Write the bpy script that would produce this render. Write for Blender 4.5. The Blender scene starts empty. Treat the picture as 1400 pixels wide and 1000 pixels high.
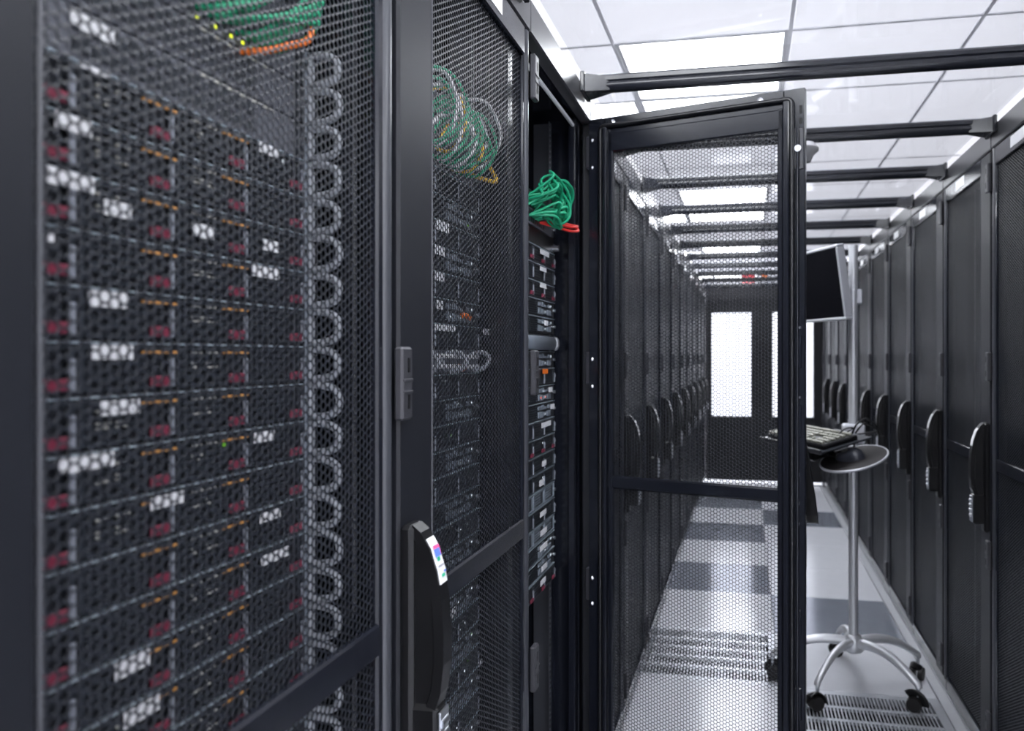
import bpy, math, random
import numpy as np
from mathutils import Vector, Matrix

random.seed(7)
SC = bpy.context.scene
COL = SC.collection

# ------------------------------------------------------------------ camera, world, exposure
F_PX, PX, UV, V0 = 1037.8, 817.7, 1021.3, 486.5
YAW = math.atan((UV - PX) / F_PX)
SN, CS = math.sin(YAW), math.cos(YAW)
H = 1.34
cam_d = bpy.data.cameras.new('camera')
cam = bpy.data.objects.new('camera', cam_d)
COL.objects.link(cam)
cam.location = (0, 0, H)
cam.rotation_euler = (math.pi / 2, 0, YAW)
cam_d.sensor_width = 36.0
cam_d.lens = F_PX / 1400 * 36.0
cam_d.shift_x = -(PX - 700) / 1400
cam_d.shift_y = -(500 - V0) / 1400
cam_d.clip_start = 0.02
cam_d.dof.use_dof = True
cam_d.dof.focus_distance = 1.4
cam_d.dof.aperture_fstop = 4.2
SC.camera = cam

w = bpy.data.worlds.new('world')
SC.world = w
w.use_nodes = True
w.node_tree.nodes['Background'].inputs[0].default_value = (0.8, 0.85, 1, 1)
w.node_tree.nodes['Background'].inputs[1].default_value = 0.3

SC.view_settings.view_transform = 'Standard'
SC.view_settings.look = 'None'
SC.view_settings.gamma = 1
SC.view_settings.use_curve_mapping = False
SC.view_settings.exposure = 1.95
PANEL_STRENGTH = 4.5
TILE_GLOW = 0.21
try:
    SC.cycles.max_bounces = 10
    SC.cycles.transparent_max_bounces = 40
    SC.cycles.sample_clamp_indirect = 8
except Exception:
    pass

# row geometry (metres); camera stands in the aisle at x = 0, y = 0
AL, BR = 0.4316, 0.7607          # door planes of the left and right rows
YL, YR, PITCH = 0.888, 2.608, 0.6
XS = 0.522                       # plane of the equipment faces (left row)
Z0, U = H + 0.0119, 0.04445
DOOR_TOP, RACK_TOP = 1.993, 2.068
END_Y = 8.092


# ------------------------------------------------------------------ materials
def mat(name, col, rough=0.5, metal=0.0, spec=0.5, bump=0.0, bscale=300.0, var=0.0, vscale=6.0, coat=0.0):
    m = bpy.data.materials.new(name)
    m.use_nodes = True
    nt = m.node_tree
    b = nt.nodes['Principled BSDF']
    b.inputs['Base Color'].default_value = (*col, 1)
    b.inputs['Roughness'].default_value = rough
    b.inputs['Metallic'].default_value = metal
    b.inputs['Specular IOR Level'].default_value = spec
    if coat:
        b.inputs['Coat Weight'].default_value = coat
    tc = nt.nodes.new('ShaderNodeTexCoord')
    if var:
        n = nt.nodes.new('ShaderNodeTexNoise')
        n.inputs['Scale'].default_value = vscale
        n.inputs['Detail'].default_value = 4
        nt.links.new(tc.outputs['Object'], n.inputs['Vector'])
        mx = nt.nodes.new('ShaderNodeMix')
        mx.data_type = 'RGBA'
        mx.inputs[6].default_value = (*[c * (1 - var) for c in col], 1)
        mx.inputs[7].default_value = (*[min(1, c * (1 + var)) for c in col], 1)
        nt.links.new(n.outputs['Fac'], mx.inputs[0])
        nt.links.new(mx.outputs[2], b.inputs['Base Color'])
    if bump:
        n2 = nt.nodes.new('ShaderNodeTexNoise')
        n2.inputs['Scale'].default_value = bscale
        n2.inputs['Detail'].default_value = 2
        nt.links.new(tc.outputs['Object'], n2.inputs['Vector'])
        bp = nt.nodes.new('ShaderNodeBump')
        bp.inputs['Strength'].default_value = bump
        bp.inputs['Distance'].default_value = 0.001
        nt.links.new(n2.outputs['Fac'], bp.inputs['Height'])
        nt.links.new(bp.outputs[0], b.inputs['Normal'])
    return m


def emit(name, col, s):
    m = bpy.data.materials.new(name)
    m.use_nodes = True
    nt = m.node_tree
    nt.nodes.clear()
    o = nt.nodes.new('ShaderNodeOutputMaterial')
    e = nt.nodes.new('ShaderNodeEmission')
    e.inputs[0].default_value = (*col, 1)
    e.inputs[1].default_value = s
    nt.links.new(e.outputs[0], o.inputs[0])
    return m


M = {}
M['paint'] = mat('black powder coat', (0.0085, 0.0098, 0.0150), 0.19, 0, 0.5, 0, 0, 0.12, 3)
M['stile'] = mat('matt black stile', (0.0085, 0.0095, 0.0135), 0.45, 0, 0.35, 0.2, 900, 0.12, 3)
M['mesh'] = mat('black perforated steel', (0.010, 0.012, 0.018), 0.32, 0, 0.5, 0, 0, 0.1, 8)
M['inner'] = mat('black cabinet interior', (0.004, 0.004, 0.005), 0.5, 0, 0.25, 0, 0, 0.15, 4)
M['edge'] = mat('black rounded trim', (0.045, 0.047, 0.056), 0.28, 0, 0.6, 0, 0, 0.1, 5)
M['gasket'] = mat('black rubber gasket', (0.005, 0.005, 0.007), 0.32, 0, 0.5, 0, 0, 0.1, 9)
M['fascia'] = mat('satin black fascia', (0.045, 0.045, 0.050), 0.32, 0, 0.6, 0, 0, 0.1, 5)
M['plastic'] = mat('black plastic', (0.005, 0.005, 0.006), 0.32, 0, 0.4, 0.1, 500, 0.1, 30)
M['hinge'] = mat('grey hinge casting', (0.040, 0.040, 0.047), 0.42, 0.1, 0.5, 0.2, 600, 0.1, 30)
M['chrome'] = mat('bright steel', (0.78, 0.79, 0.82), 0.22, 1.0, 0.5, 0, 0, 0.08, 40)
M['zinc'] = mat('zinc plated steel', (0.62, 0.64, 0.68), 0.30, 1.0, 0.5, 0, 0, 0.1, 25)
M['alu'] = mat('brushed aluminium', (0.62, 0.63, 0.66), 0.38, 0.55, 0.5, 0.15, 250, 0.08, 10)
M['silver'] = mat('silver plastic', (0.55, 0.56, 0.60), 0.35, 0.3, 0.5, 0, 0, 0.06, 20)
M['lever'] = mat('grey drive lever', (0.30, 0.32, 0.37), 0.38, 0.2, 0.5, 0, 0, 0.1, 40)
M['server'] = mat('server steel', (0.022, 0.025, 0.032), 0.36, 0.3, 0.5, 0, 0, 0.15, 20)
M['bay'] = mat('drive bay plastic', (0.026, 0.031, 0.040), 0.33, 0, 0.5, 0, 0, 0.2, 60)
M['baygrey'] = mat('grey drive blank', (0.20, 0.23, 0.27), 0.4, 0.1, 0.5, 0, 0, 0.15, 40)
M['lid'] = mat('server lid edge', (0.55, 0.64, 0.72), 0.35, 0.5, 0.5, 0, 0, 0.25, 60)
M['magenta'] = mat('dark red release tab', (0.20, 0.028, 0.055), 0.4, 0, 0.5, 0, 0, 0.1, 30)
M['amber'] = mat('amber print', (0.62, 0.30, 0.09), 0.5, 0, 0.4, 0, 0, 0.4, 300)
M['pale'] = mat('pale port insert', (0.50, 0.49, 0.45), 0.4, 0, 0.5, 0, 0, 0.2, 200)
M['switchgrey'] = mat('grey switch fascia', (0.13, 0.135, 0.16), 0.5, 0.1, 0.4, 0, 0, 0.12, 25)
M['ring'] = mat('grey cable ring', (0.43, 0.45, 0.49), 0.45, 0, 0.5, 0.3, 300, 0.15, 60)
M['green'] = mat('green cable jacket', (0.010, 0.34, 0.17), 0.42, 0, 0.5, 0, 0, 0.1, 30)
M['orange'] = mat('orange cable jacket', (0.95, 0.20, 0.02), 0.42, 0, 0.5, 0, 0, 0.08, 30)
M['red'] = mat('red cable jacket', (0.85, 0.035, 0.03), 0.42, 0, 0.5, 0, 0, 0.08, 30)
M['white'] = mat('white cable jacket', (0.72, 0.72, 0.74), 0.45, 0, 0.5, 0, 0, 0.06, 30)
M['yellow'] = mat('yellow cable jacket', (0.85, 0.52, 0.03), 0.42, 0, 0.5, 0, 0, 0.08, 30)
M['blue'] = mat('blue plastic', (0.01, 0.05, 0.30), 0.4, 0, 0.5, 0, 0, 0.1, 30)
M['mouse'] = mat('dark grey mouse shell', (0.035, 0.038, 0.050), 0.28, 0, 0.5, 0, 0, 0.1, 30)
M['cable'] = mat('black cable jacket', (0.012, 0.012, 0.014), 0.45, 0, 0.5, 0, 0, 0.1, 30)
M['floor'] = mat('light grey laminate', (0.60, 0.61, 0.65), 0.17, 0, 0.5, 0.03, 60, 0.05, 14)
M['floordark'] = mat('blue grey sheet tile', (0.25, 0.27, 0.32), 0.13, 0.35, 0.5, 0.05, 200, 0.12, 10)
M['grille'] = mat('steel grille', (0.52, 0.54, 0.58), 0.34, 0.55, 0.5, 0, 0, 0.1, 14)
M['void'] = mat('floor void', (0.02, 0.02, 0.024), 0.8, 0, 0.2, 0, 0, 0.3, 4)
M['strip'] = mat('floor edge strip', (0.46, 0.47, 0.50), 0.35, 0.1, 0.5, 0, 0, 0.06, 12)
M['wall'] = mat('white wall paint', (0.83, 0.83, 0.85), 0.7, 0, 0.3, 0.1, 80, 0.03, 3)
M['ceil'] = mat('white ceiling tile with added glow', (0.86, 0.86, 0.89), 0.75, 0, 0.2, 0.12, 400, 0.03, 20)
# added even glow lifts the ceiling tiles where bounced light falls short, with brighter lamps in some fields
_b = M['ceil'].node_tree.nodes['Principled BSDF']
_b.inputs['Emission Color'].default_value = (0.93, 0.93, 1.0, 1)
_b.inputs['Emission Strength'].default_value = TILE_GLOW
M['tbar'] = mat('pale ceiling grid', (0.86, 0.86, 0.89), 0.5, 0, 0.4, 0, 0, 0.05, 10)
M['doorframe'] = mat('dark grey door profile', (0.010, 0.010, 0.013), 0.45, 0, 0.35, 0.1, 400, 0.1, 5)
M['screen'] = mat('dark monitor glass', (0.006, 0.006, 0.008), 0.18, 0, 0.5, 0, 0, 0.1, 5)
M['pad'] = mat('black mouse mat', (0.016, 0.014, 0.015), 0.6, 0, 0.3, 0.3, 800, 0.15, 60)
M['keycap'] = mat('grey key caps', (0.27, 0.27, 0.23), 0.45, 0, 0.5, 0, 0, 0.1, 60)
M['rubber'] = mat('black castor rubber', (0.014, 0.013, 0.014), 0.5, 0, 0.4, 0, 0, 0.15, 40)
M['dome'] = mat('grey dome', (0.30, 0.30, 0.31), 0.25, 0, 0.6, 0, 0, 0.1, 30)
M['whiteplastic'] = mat('white plastic', (0.80, 0.80, 0.82), 0.4, 0, 0.5, 0, 0, 0.03, 20)
M['signred'] = mat('red sign face', (0.80, 0.05, 0.07), 0.45, 0, 0.4, 0, 0, 0.08, 12)
M['pink'] = mat('pink print', (0.85, 0.10, 0.28), 0.5)
M['bluep'] = mat('blue print', (0.12, 0.22, 0.80), 0.5)
M['greenp'] = mat('green print', (0.02, 0.45, 0.25), 0.5)
M['greyp'] = mat('grey print', (0.35, 0.35, 0.38), 0.5)
M['paper'] = mat('white sticker', (0.86, 0.86, 0.88), 0.5, 0, 0.4, 0, 0, 0.03, 60)
M['panel'] = emit('ceiling panel light', (0.94, 0.965, 1.0), PANEL_STRENGTH)
M['ledg'] = emit('green led', (0.30, 0.8, 0.10), 0.10)
M['ledy'] = emit('yellow led', (0.75, 0.85, 0.05), 0.4)
M['ledw'] = emit('white led', (0.8, 0.9, 1.0), 0.25)
M['ledr'] = emit('red led', (1.0, 0.12, 0.06), 0.4)


def label_mat():
    """white sticker with rows of small dark type"""
    m = mat('printed white label', (0.84, 0.84, 0.87), 0.5)
    nt = m.node_tree
    b = nt.nodes['Principled BSDF']
    tc = nt.nodes.new('ShaderNodeTexCoord')
    mp = nt.nodes.new('ShaderNodeMapping')
    mp.inputs['Scale'].default_value = (1, 420, 160)
    nz = nt.nodes.new('ShaderNodeTexNoise')
    nz.inputs['Scale'].default_value = 1.0
    nz.inputs['Detail'].default_value = 0
    rp = nt.nodes.new('ShaderNodeValToRGB')
    rp.color_ramp.elements[0].position = 0.27
    rp.color_ramp.elements[0].color = (0.45, 0.45, 0.48, 1)
    rp.color_ramp.elements[1].position = 0.36
    rp.color_ramp.elements[1].color = (0.84, 0.84, 0.87, 1)
    nt.links.new(tc.outputs['Object'], mp.inputs[0])
    nt.links.new(mp.outputs[0], nz.inputs['Vector'])
    nt.links.new(nz.outputs['Fac'], rp.inputs[0])
    nt.links.new(rp.outputs[0], b.inputs['Base Color'])
    return m


M['label'] = label_mat()


def roof_mat():
    """clear polycarbonate: passes light, mirrors at a grazing angle (outer faces only)"""
    m = bpy.data.materials.new('clear roof panel')
    m.use_nodes = True
    nt = m.node_tree
    nt.nodes.clear()
    o = nt.nodes.new('ShaderNodeOutputMaterial')
    t = nt.nodes.new('ShaderNodeBsdfTransparent')
    t.inputs[0].default_value = (0.95, 0.955, 0.965, 1)
    g = nt.nodes.new('ShaderNodeBsdfGlossy')
    g.inputs['Color'].default_value = (0.95, 0.95, 0.97, 1)
    nz = nt.nodes.new('ShaderNodeTexNoise')
    nz.inputs['Scale'].default_value = 2.5
    mr = nt.nodes.new('ShaderNodeMapRange')
    mr.inputs['To Min'].default_value = 0.03
    mr.inputs['To Max'].default_value = 0.09
    tc = nt.nodes.new('ShaderNodeTexCoord')
    nt.links.new(tc.outputs['Object'], nz.inputs['Vector'])
    nt.links.new(nz.outputs['Fac'], mr.inputs['Value'])
    nt.links.new(mr.outputs[0], g.inputs['Roughness'])
    fr = nt.nodes.new('ShaderNodeFresnel')
    fr.inputs['IOR'].default_value = 1.75
    ge = nt.nodes.new('ShaderNodeNewGeometry')
    inv = nt.nodes.new('ShaderNodeMath')
    inv.operation = 'SUBTRACT'
    inv.inputs[0].default_value = 1.0
    mu = nt.nodes.new('ShaderNodeMath')
    mu.operation = 'MULTIPLY'
    nt.links.new(ge.outputs['Backfacing'], inv.inputs[1])
    nt.links.new(inv.outputs[0], mu.inputs[0])
    nt.links.new(fr.outputs[0], mu.inputs[1])
    mx = nt.nodes.new('ShaderNodeMixShader')
    nt.links.new(mu.outputs[0], mx.inputs[0])
    nt.links.new(t.outputs[0], mx.inputs[1])
    nt.links.new(g.outputs[0], mx.inputs[2])
    nt.links.new(mx.outputs[0], o.inputs[0])
    return m


M['roof'] = roof_mat()


# ------------------------------------------------------------------ mesh builder
class MB:
    def __init__(self):
        self.v, self.f, self.m, self.s, self.mats = [], [], [], [], []
        self.cur = 0

    def mat(self, key):
        mm = M[key]
        if mm not in self.mats:
            self.mats.append(mm)
        self.cur = self.mats.index(mm)
        return self

    def add(self, vs, fs, smooth=False):
        o = len(self.v)
        self.v += [tuple(p) for p in vs]
        for f in fs:
            self.f.append([o + i for i in f])
            self.m.append(self.cur)
            self.s.append(smooth)
        return self

    def box(self, x0, x1, y0, y1, z0, z1, b=0.0, T=None):
        if x0 > x1: x0, x1 = x1, x0
        if y0 > y1: y0, y1 = y1, y0
        if z0 > z1: z0, z1 = z1, z0
        b = min(b, (x1 - x0) * .45, (y1 - y0) * .45, (z1 - z0) * .45)
        if b <= 0:
            vs = [(x, y, z) for x in (x0, x1) for y in (y0, y1) for z in (z0, z1)]
            fs = [(0, 1, 3, 2), (4, 6, 7, 5), (0, 4, 5, 1), (2, 3, 7, 6), (0, 2, 6, 4), (1, 5, 7, 3)]
        else:
            vs, fs = [], []
            idx = {}
            for i, sx in enumerate((0, 1)):
                for j, sy in enumerate((0, 1)):
                    for k, sz in enumerate((0, 1)):
                        X, Y, Z = (x0, x1)[sx], (y0, y1)[sy], (z0, z1)[sz]
                        dx, dy, dz = b * (1 - 2 * sx), b * (1 - 2 * sy), b * (1 - 2 * sz)
                        for a, p in (('x', (X, Y + dy, Z + dz)), ('y', (X + dx, Y, Z + dz)), ('z', (X + dx, Y + dy, Z))):
                            idx[(sx, sy, sz, a)] = len(vs)
                            vs.append(p)
            I = idx
            for sx in (0, 1):
                q = [I[(sx, 0, 0, 'x')], I[(sx, 1, 0, 'x')], I[(sx, 1, 1, 'x')], I[(sx, 0, 1, 'x')]]
                fs.append(q if sx else q[::-1])
            for sy in (0, 1):
                q = [I[(0, sy, 0, 'y')], I[(0, sy, 1, 'y')], I[(1, sy, 1, 'y')], I[(1, sy, 0, 'y')]]
                fs.append(q if sy else q[::-1])
            for sz in (0, 1):
                q = [I[(0, 0, sz, 'z')], I[(1, 0, sz, 'z')], I[(1, 1, sz, 'z')], I[(0, 1, sz, 'z')]]
                fs.append(q if sz else q[::-1])
            for s1 in (0, 1):
                for s2 in (0, 1):
                    q = [I[(s1, s2, 0, 'x')], I[(s1, s2, 0, 'y')], I[(s1, s2, 1, 'y')], I[(s1, s2, 1, 'x')]]
                    fs.append(q[::-1] if s1 == s2 else q)
                    q = [I[(s1, 0, s2, 'x')], I[(s1, 0, s2, 'z')], I[(s1, 1, s2, 'z')], I[(s1, 1, s2, 'x')]]
                    fs.append(q if s1 == s2 else q[::-1])
                    q = [I[(0, s1, s2, 'y')], I[(0, s1, s2, 'z')], I[(1, s1, s2, 'z')], I[(1, s1, s2, 'y')]]
                    fs.append(q[::-1] if s1 == s2 else q)
            for sx in (0, 1):
                for sy in (0, 1):
                    for sz in (0, 1):
                        q = [I[(sx, sy, sz, 'x')], I[(sx, sy, sz, 'y')], I[(sx, sy, sz, 'z')]]
                        fs.append(q if (sx + sy + sz) % 2 == 1 else q[::-1])
        if T is not None:
            vs = [T @ Vector(p) for p in vs]
        return self.add(vs, fs)

    def cyl(self, p0, p1, r0, r1=None, n=12, cap=True, smooth=True):
        r1 = r0 if r1 is None else r1
        p0, p1 = Vector(p0), Vector(p1)
        d = (p1 - p0).normalized()
        a = d.orthogonal().normalized()
        c = d.cross(a)
        vs, fs = [], []
        for p, r in ((p0, r0), (p1, r1)):
            for i in range(n):
                t = 2 * math.pi * i / n
                vs.append(p + (a * math.cos(t) + c * math.sin(t)) * r)
        for i in range(n):
            j = (i + 1) % n
            fs.append((i, j, n + j, n + i))
        self.add(vs, fs, smooth)
        if cap:
            self.add(vs, [tuple(range(n))[::-1], tuple(range(n, 2 * n))])
        return self

    def tube(self, pts, r, n=8, closed=False, cap=True, flat=1.0, radii=None):
        pts = [Vector(p) for p in pts]
        N = len(pts)
        tang = []
        for i in range(N):
            if closed:
                t = pts[(i + 1) % N] - pts[(i - 1) % N]
            else:
                t = pts[min(i + 1, N - 1)] - pts[max(i - 1, 0)]
            tang.append(t.normalized())
        a = tang[0].orthogonal().normalized()
        vs, fs = [], []
        for i in range(N):
            a = (a - tang[i] * a.dot(tang[i])).normalized()
            c = tang[i].cross(a)
            rr = radii[i] if radii else r
            for k in range(n):
                t = 2 * math.pi * k / n
                vs.append(pts[i] + a * (math.cos(t) * rr) + c * (math.sin(t) * rr * flat))
        L = N if closed else N - 1
        for i in range(L):
            i2 = (i + 1) % N
            for k in range(n):
                k2 = (k + 1) % n
                fs.append((i * n + k, i * n + k2, i2 * n + k2, i2 * n + k))
        self.add(vs, fs, True)
        if cap and not closed:
            self.add(vs, [tuple(range(n))[::-1], tuple(range((N - 1) * n, N * n))])
        return self

    def sweep(self, pts, w0, w1, axis=1, th=0.01, smooth=False):
        """flat bar following pts in the x-z plane, spanning y from w0 to w1, thickness th"""
        pts = [Vector((p[0], 0, p[1])) for p in pts]
        vs, fs = [], []
        N = len(pts)
        for i, p in enumerate(pts):
            t = (pts[min(i + 1, N - 1)] - pts[max(i - 1, 0)]).normalized()
            nrm = Vector((t.z, 0, -t.x))
            for sgn, yy in ((.5, w0), (.5, w1), (-.5, w1), (-.5, w0)):
                q = p + nrm * (th * sgn)
                vs.append((q.x, yy, q.z))
        for i in range(N - 1):
            for k in range(4):
                k2 = (k + 1) % 4
                fs.append((i * 4 + k, i * 4 + k2, i * 4 + 4 + k2, i * 4 + 4 + k))
        fs.append((3, 2, 1, 0))
        fs.append(tuple((N - 1) * 4 + k for k in range(4)))
        return self.add(vs, fs, smooth)

    def lathe(self, prof, centre=(0, 0, 0), n=20, T=None):
        vs, fs = [], []
        c = Vector(centre)
        for r, z in prof:
            for k in range(n):
                t = 2 * math.pi * k / n
                p = Vector((r * math.cos(t), r * math.sin(t), z))
                if T is not None:
                    p = T @ p
                vs.append(c + p)
        for i in range(len(prof) - 1):
            for k in range(n):
                k2 = (k + 1) % n
                fs.append((i * n + k, i * n + k2, i * n + n + k2, i * n + n + k))
        return self.add(vs, fs, True)

    def mesh(self, name, mir=False):
        me = bpy.data.meshes.new(name)
        vs, fs = self.v, self.f
        if mir:
            vs = [(-p[0], p[1], p[2]) for p in vs]
            fs = [f[::-1] for f in fs]
        me.from_pydata([tuple(p) for p in vs], [], fs)
        for mm in self.mats:
            me.materials.append(mm)
        me.polygons.foreach_set('material_index', self.m)
        me.polygons.foreach_set('use_smooth', self.s)
        me.update()
        return me


def link(name, me, parent=None, loc=None, rot=None):
    o = bpy.data.objects.new(name, me)
    COL.objects.link(o)
    if parent is not None:
        o.parent = parent
    if loc is not None:
        o.location = loc
    if rot is not None:
        o.rotation_euler = rot
    return o


def tag(o, label, cat, group=None):
    o['label'] = label
    o['category'] = cat
    if group:
        o['group'] = group
    return o


def thing(name, label, cat, loc=(0, 0, 0), rz=0.0, group=None):
    o = bpy.data.objects.new(name, None)
    o.empty_display_size = 0.05
    COL.objects.link(o)
    o.location = loc
    o.rotation_euler = (0, 0, rz)
    return tag(o, label, cat, group)


def struct(name, me, loc=(0, 0, 0)):
    o = link(name, me, None, loc)
    o['kind'] = 'structure'
    return o


def one(key, *a, **k):
    return MB().mat(key).box(*a, **k)


ORD = ['first', 'second', 'third', 'fourth', 'fifth', 'sixth', 'seventh', 'eighth', 'ninth', 'tenth', 'eleventh',
       'twelfth', 'thirteenth', 'fourteenth', 'fifteenth', 'sixteenth', 'seventeenth', 'eighteenth', 'nineteenth',
       'twentieth', 'twenty-first', 'twenty-second', 'twenty-third', 'twenty-fourth', 'twenty-fifth']


# ------------------------------------------------------------------ room shell
RX0, RX1, RY0, RY1, CZ = -3.47, 3.13, -2.794, 11.606, 2.425
TX = [-0.47, 0.13, 0.73]
TY0 = -0.443
NTY = 15
TY1 = TY0 + NTY * 0.6
fb = MB().mat('void')
fb.box(RX0, RX1, RY0, RY1, -0.36, -0.30)
fb.mat('floor')
fb.box(RX0, TX[0], RY0, RY1, -0.30, 0.0)
fb.box(TX[2] + 0.045, RX1, RY0, RY1, -0.30, 0.0)
fb.box(TX[0], TX[2] + 0.045, RY0, TY0, -0.30, 0.0)
fb.box(TX[0], TX[2] + 0.045, TY1, RY1, -0.30, 0.0)
floor = struct('floor', fb.mesh('floor'))
link('edge_strip', one('strip', TX[2] + .002, TX[2] + .0445, TY0, TY1, -0.03, 0.001, 0.002).mesh('edge_strip'), floor)

tile_me = {}
for key in ('floor', 'floordark'):
    tile_me[key] = one(key, .001, .599, .001, .599, -0.035, 0.0, 0.002).mesh('floor_tile')


def grille_mesh():
    b = MB().mat('grille')
    m = 0.035
    b.box(.001, m, .001, .599, -.03, 0, .002)
    b.box(.599, .6 - m, .001, .599, -.03, 0, .002)
    b.box(m, .6 - m, .001, m, -.03, 0, .001)
    b.box(m, .6 - m, .6 - m, .599, -.03, 0, .001)
    nrow = 5
    pitch = (0.6 - 2 * m) / nrow
    for r in range(1, nrow):
        y = m + r * pitch
        b.box(m, .6 - m, y - .010, y + .010, -.012, 0, .001)
    n = 40
    p = (0.6 - 2 * m) / n
    for i in range(1, n):
        x = m + i * p
        b.box(x - .0028, x + .0028, m, .6 - m, -.006, -0.0006)
    return b.mesh('grille_tile')


gr_me = grille_mesh()
GRILLES = {(0, 6), (1, 5)}
DARK = {(0, 8), (0, 10), (0, 12), (1, 7), (1, 11), (0, 2), (1, 3)}
for ix in range(2):
    for iy in range(NTY):
        loc = (TX[ix], TY0 + .6 * iy, 0)
        if (ix, iy) in GRILLES:
            link('grille_tile', gr_me, floor, loc)
        else:
            link('floor_tile', tile_me['floordark' if (ix, iy) in DARK else 'floor'], floor, loc)

struct('wall_left', one('wall', RX0 - .1, RX0, RY0, RY1, -.3, CZ + .1).mesh('wall_left'))
struct('wall_right', one('wall', RX1, RX1 + .1, RY0, RY1, -.3, CZ + .1).mesh('wall_right'))
struct('wall_back', one('wall', RX0 - .1, RX1 + .1, RY0 - .1, RY0, -.3, CZ + .1).mesh('wall_back'))
struct('wall_far', one('wall', RX0 - .1, RX1 + .1, RY1, RY1 + .1, -.3, CZ + .1).mesh('wall_far'))

# suspended ceiling: slab, grid, loose tiles, light panels
GX0, GY0 = 0.142 - 0.6 * 6, 2.606 - 0.6 * 9
ce = MB().mat('wall').box(RX0 - .1, RX1 + .1, RY0 - .1, RY1 + .1, CZ + .06, CZ + .12)
ce.mat('tbar')
for i in range(0, 12):
    x = GX0 + .6 * i
    ce.box(x - .0065, x + .0065, RY0, RY1, CZ - .002, CZ + .03)
for j in range(0, 25):
    y = GY0 + .6 * j
    ce.box(RX0, RX1, y - .0065, y + .0065, CZ - .0015, CZ + .0295)
ceiling = struct('ceiling', ce.mesh('ceiling'))
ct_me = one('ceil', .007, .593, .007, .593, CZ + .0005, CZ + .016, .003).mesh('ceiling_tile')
lt_frame = MB().mat('whiteplastic')
lt_frame.box(.007, .02, .007, .593, CZ + .0, CZ + .05, .002).box(.58, .593, .007, .593, CZ + .0, CZ + .05, .002)
lt_frame.box(.02, .58, .007, .02, CZ + .0, CZ + .05, .002).box(.02, .58, .58, .593, CZ + .0, CZ + .05, .002)
lt_frame_me = lt_frame.mesh('frame')
lt_diff_me = one('panel', .02, .58, .02, .58, CZ + .004, CZ + .012).mesh('diffuser')
light_rows = [0, 5, 9, 13, 17, 20, 22]
light_rows = [1, 5, 9, 13, 17, 21, 23]
for i in range(0, 11):
    for j in range(0, 24):
        x, y = GX0 + .6 * i, GY0 + .6 * j
        if x < RX0 - .3 or x + .6 > RX1 + .35:
            continue
        lit = (i in (1, 5, 9) and j % 4 == 1) or (i in (0, 2, 4, 5, 8, 10) and j % 4 == 2)
        if lit:
            side = {4: 'left of the middle', 5: 'in the middle', 6: 'right of the middle'}.get(i)
            if i == 5 and j == 9:
                t = thing('ceiling_light', 'square warm white ceiling light panel left of centre, nearest in the picture', 'ceiling light')
            elif side and y > 2:
                t = thing('ceiling_light', 'square ceiling light panel %s of the aisle, in the %s lit %s'
                          % (side.replace(' of the middle', '').replace('in the middle', 'at the centre'), ORD[(j - 9) // 4],
                             'row' if j % 4 == 2 else 'single place'), 'ceiling light', group='ceiling lights along the aisle')
            else:
                t = thing('ceiling_light', 'square light panel in the white ceiling away from the aisle', 'ceiling light',
                          group='ceiling lights elsewhere in the room')
            t.location = (x, y, 0)
            link('frame', lt_frame_me, t)
            link('diffuser', lt_diff_me, t)
        else:
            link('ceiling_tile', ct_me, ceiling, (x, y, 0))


# ------------------------------------------------------------------ perforated door sheet
def hex_sheet(width, z0, z1, p=0.0095, web=0.0019, th=0.0009):
    cw = p * math.sqrt(3) / 2
    n = int(width / cw)
    rows = int((z1 - z0) / p)
    Ro = p / math.sqrt(3)
    Ri = (p - web) / math.sqrt(3)
    ang = np.arange(6) * math.pi / 3
    i, j = np.meshgrid(np.arange(n), np.arange(rows), indexing='ij')
    cy = (i * cw + cw * .5).ravel()
    cz = (z0 + j * p + (i % 2) * p * .5 + p * .5).ravel()
    C = len(cy)
    V = np.zeros((C, 24, 3), np.float32)
    for ring, (R, x) in enumerate(((Ro, 0), (Ri, 0), (Ri, -th), (Ro, -th))):
        V[:, ring * 6:ring * 6 + 6, 0] = x
        V[:, ring * 6:ring * 6 + 6, 1] = cy[:, None] + R * np.cos(ang)
        V[:, ring * 6:ring * 6 + 6, 2] = cz[:, None] + R * np.sin(ang)
    Q = []
    for k in range(6):
        k2 = (k + 1) % 6
        for a in (0, 6, 12):
            Q.append((a + k, a + k2, a + 6 + k2, a + 6 + k))
    Q = np.array(Q, np.int32)
    F = (Q[None] + (np.arange(C) * 24)[:, None, None]).reshape(-1)
    me = bpy.data.meshes.new('mesh_panel')
    me.vertices.add(C * 24)
    me.vertices.foreach_set('co', V.ravel())
    nf = C * len(Q)
    me.loops.add(nf * 4)
    me.loops.foreach_set('vertex_index', F.astype(np.int32))
    me.polygons.add(nf)
    me.polygons.foreach_set('loop_start', np.arange(nf, dtype=np.int32) * 4)
    me.materials.append(M['mesh'])
    me.update(calc_edges=True)
    me.validate()
    return me


SHEET_W = 0.478
sheet_me = hex_sheet(SHEET_W, 0.085, 1.938)
sheet_open_me = hex_sheet(SHEET_W, 0.085, 1.938, web=0.0014)

# ------------------------------------------------------------------ cabinets
DEPTH = 1.0
DZ0 = 0.07


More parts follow.
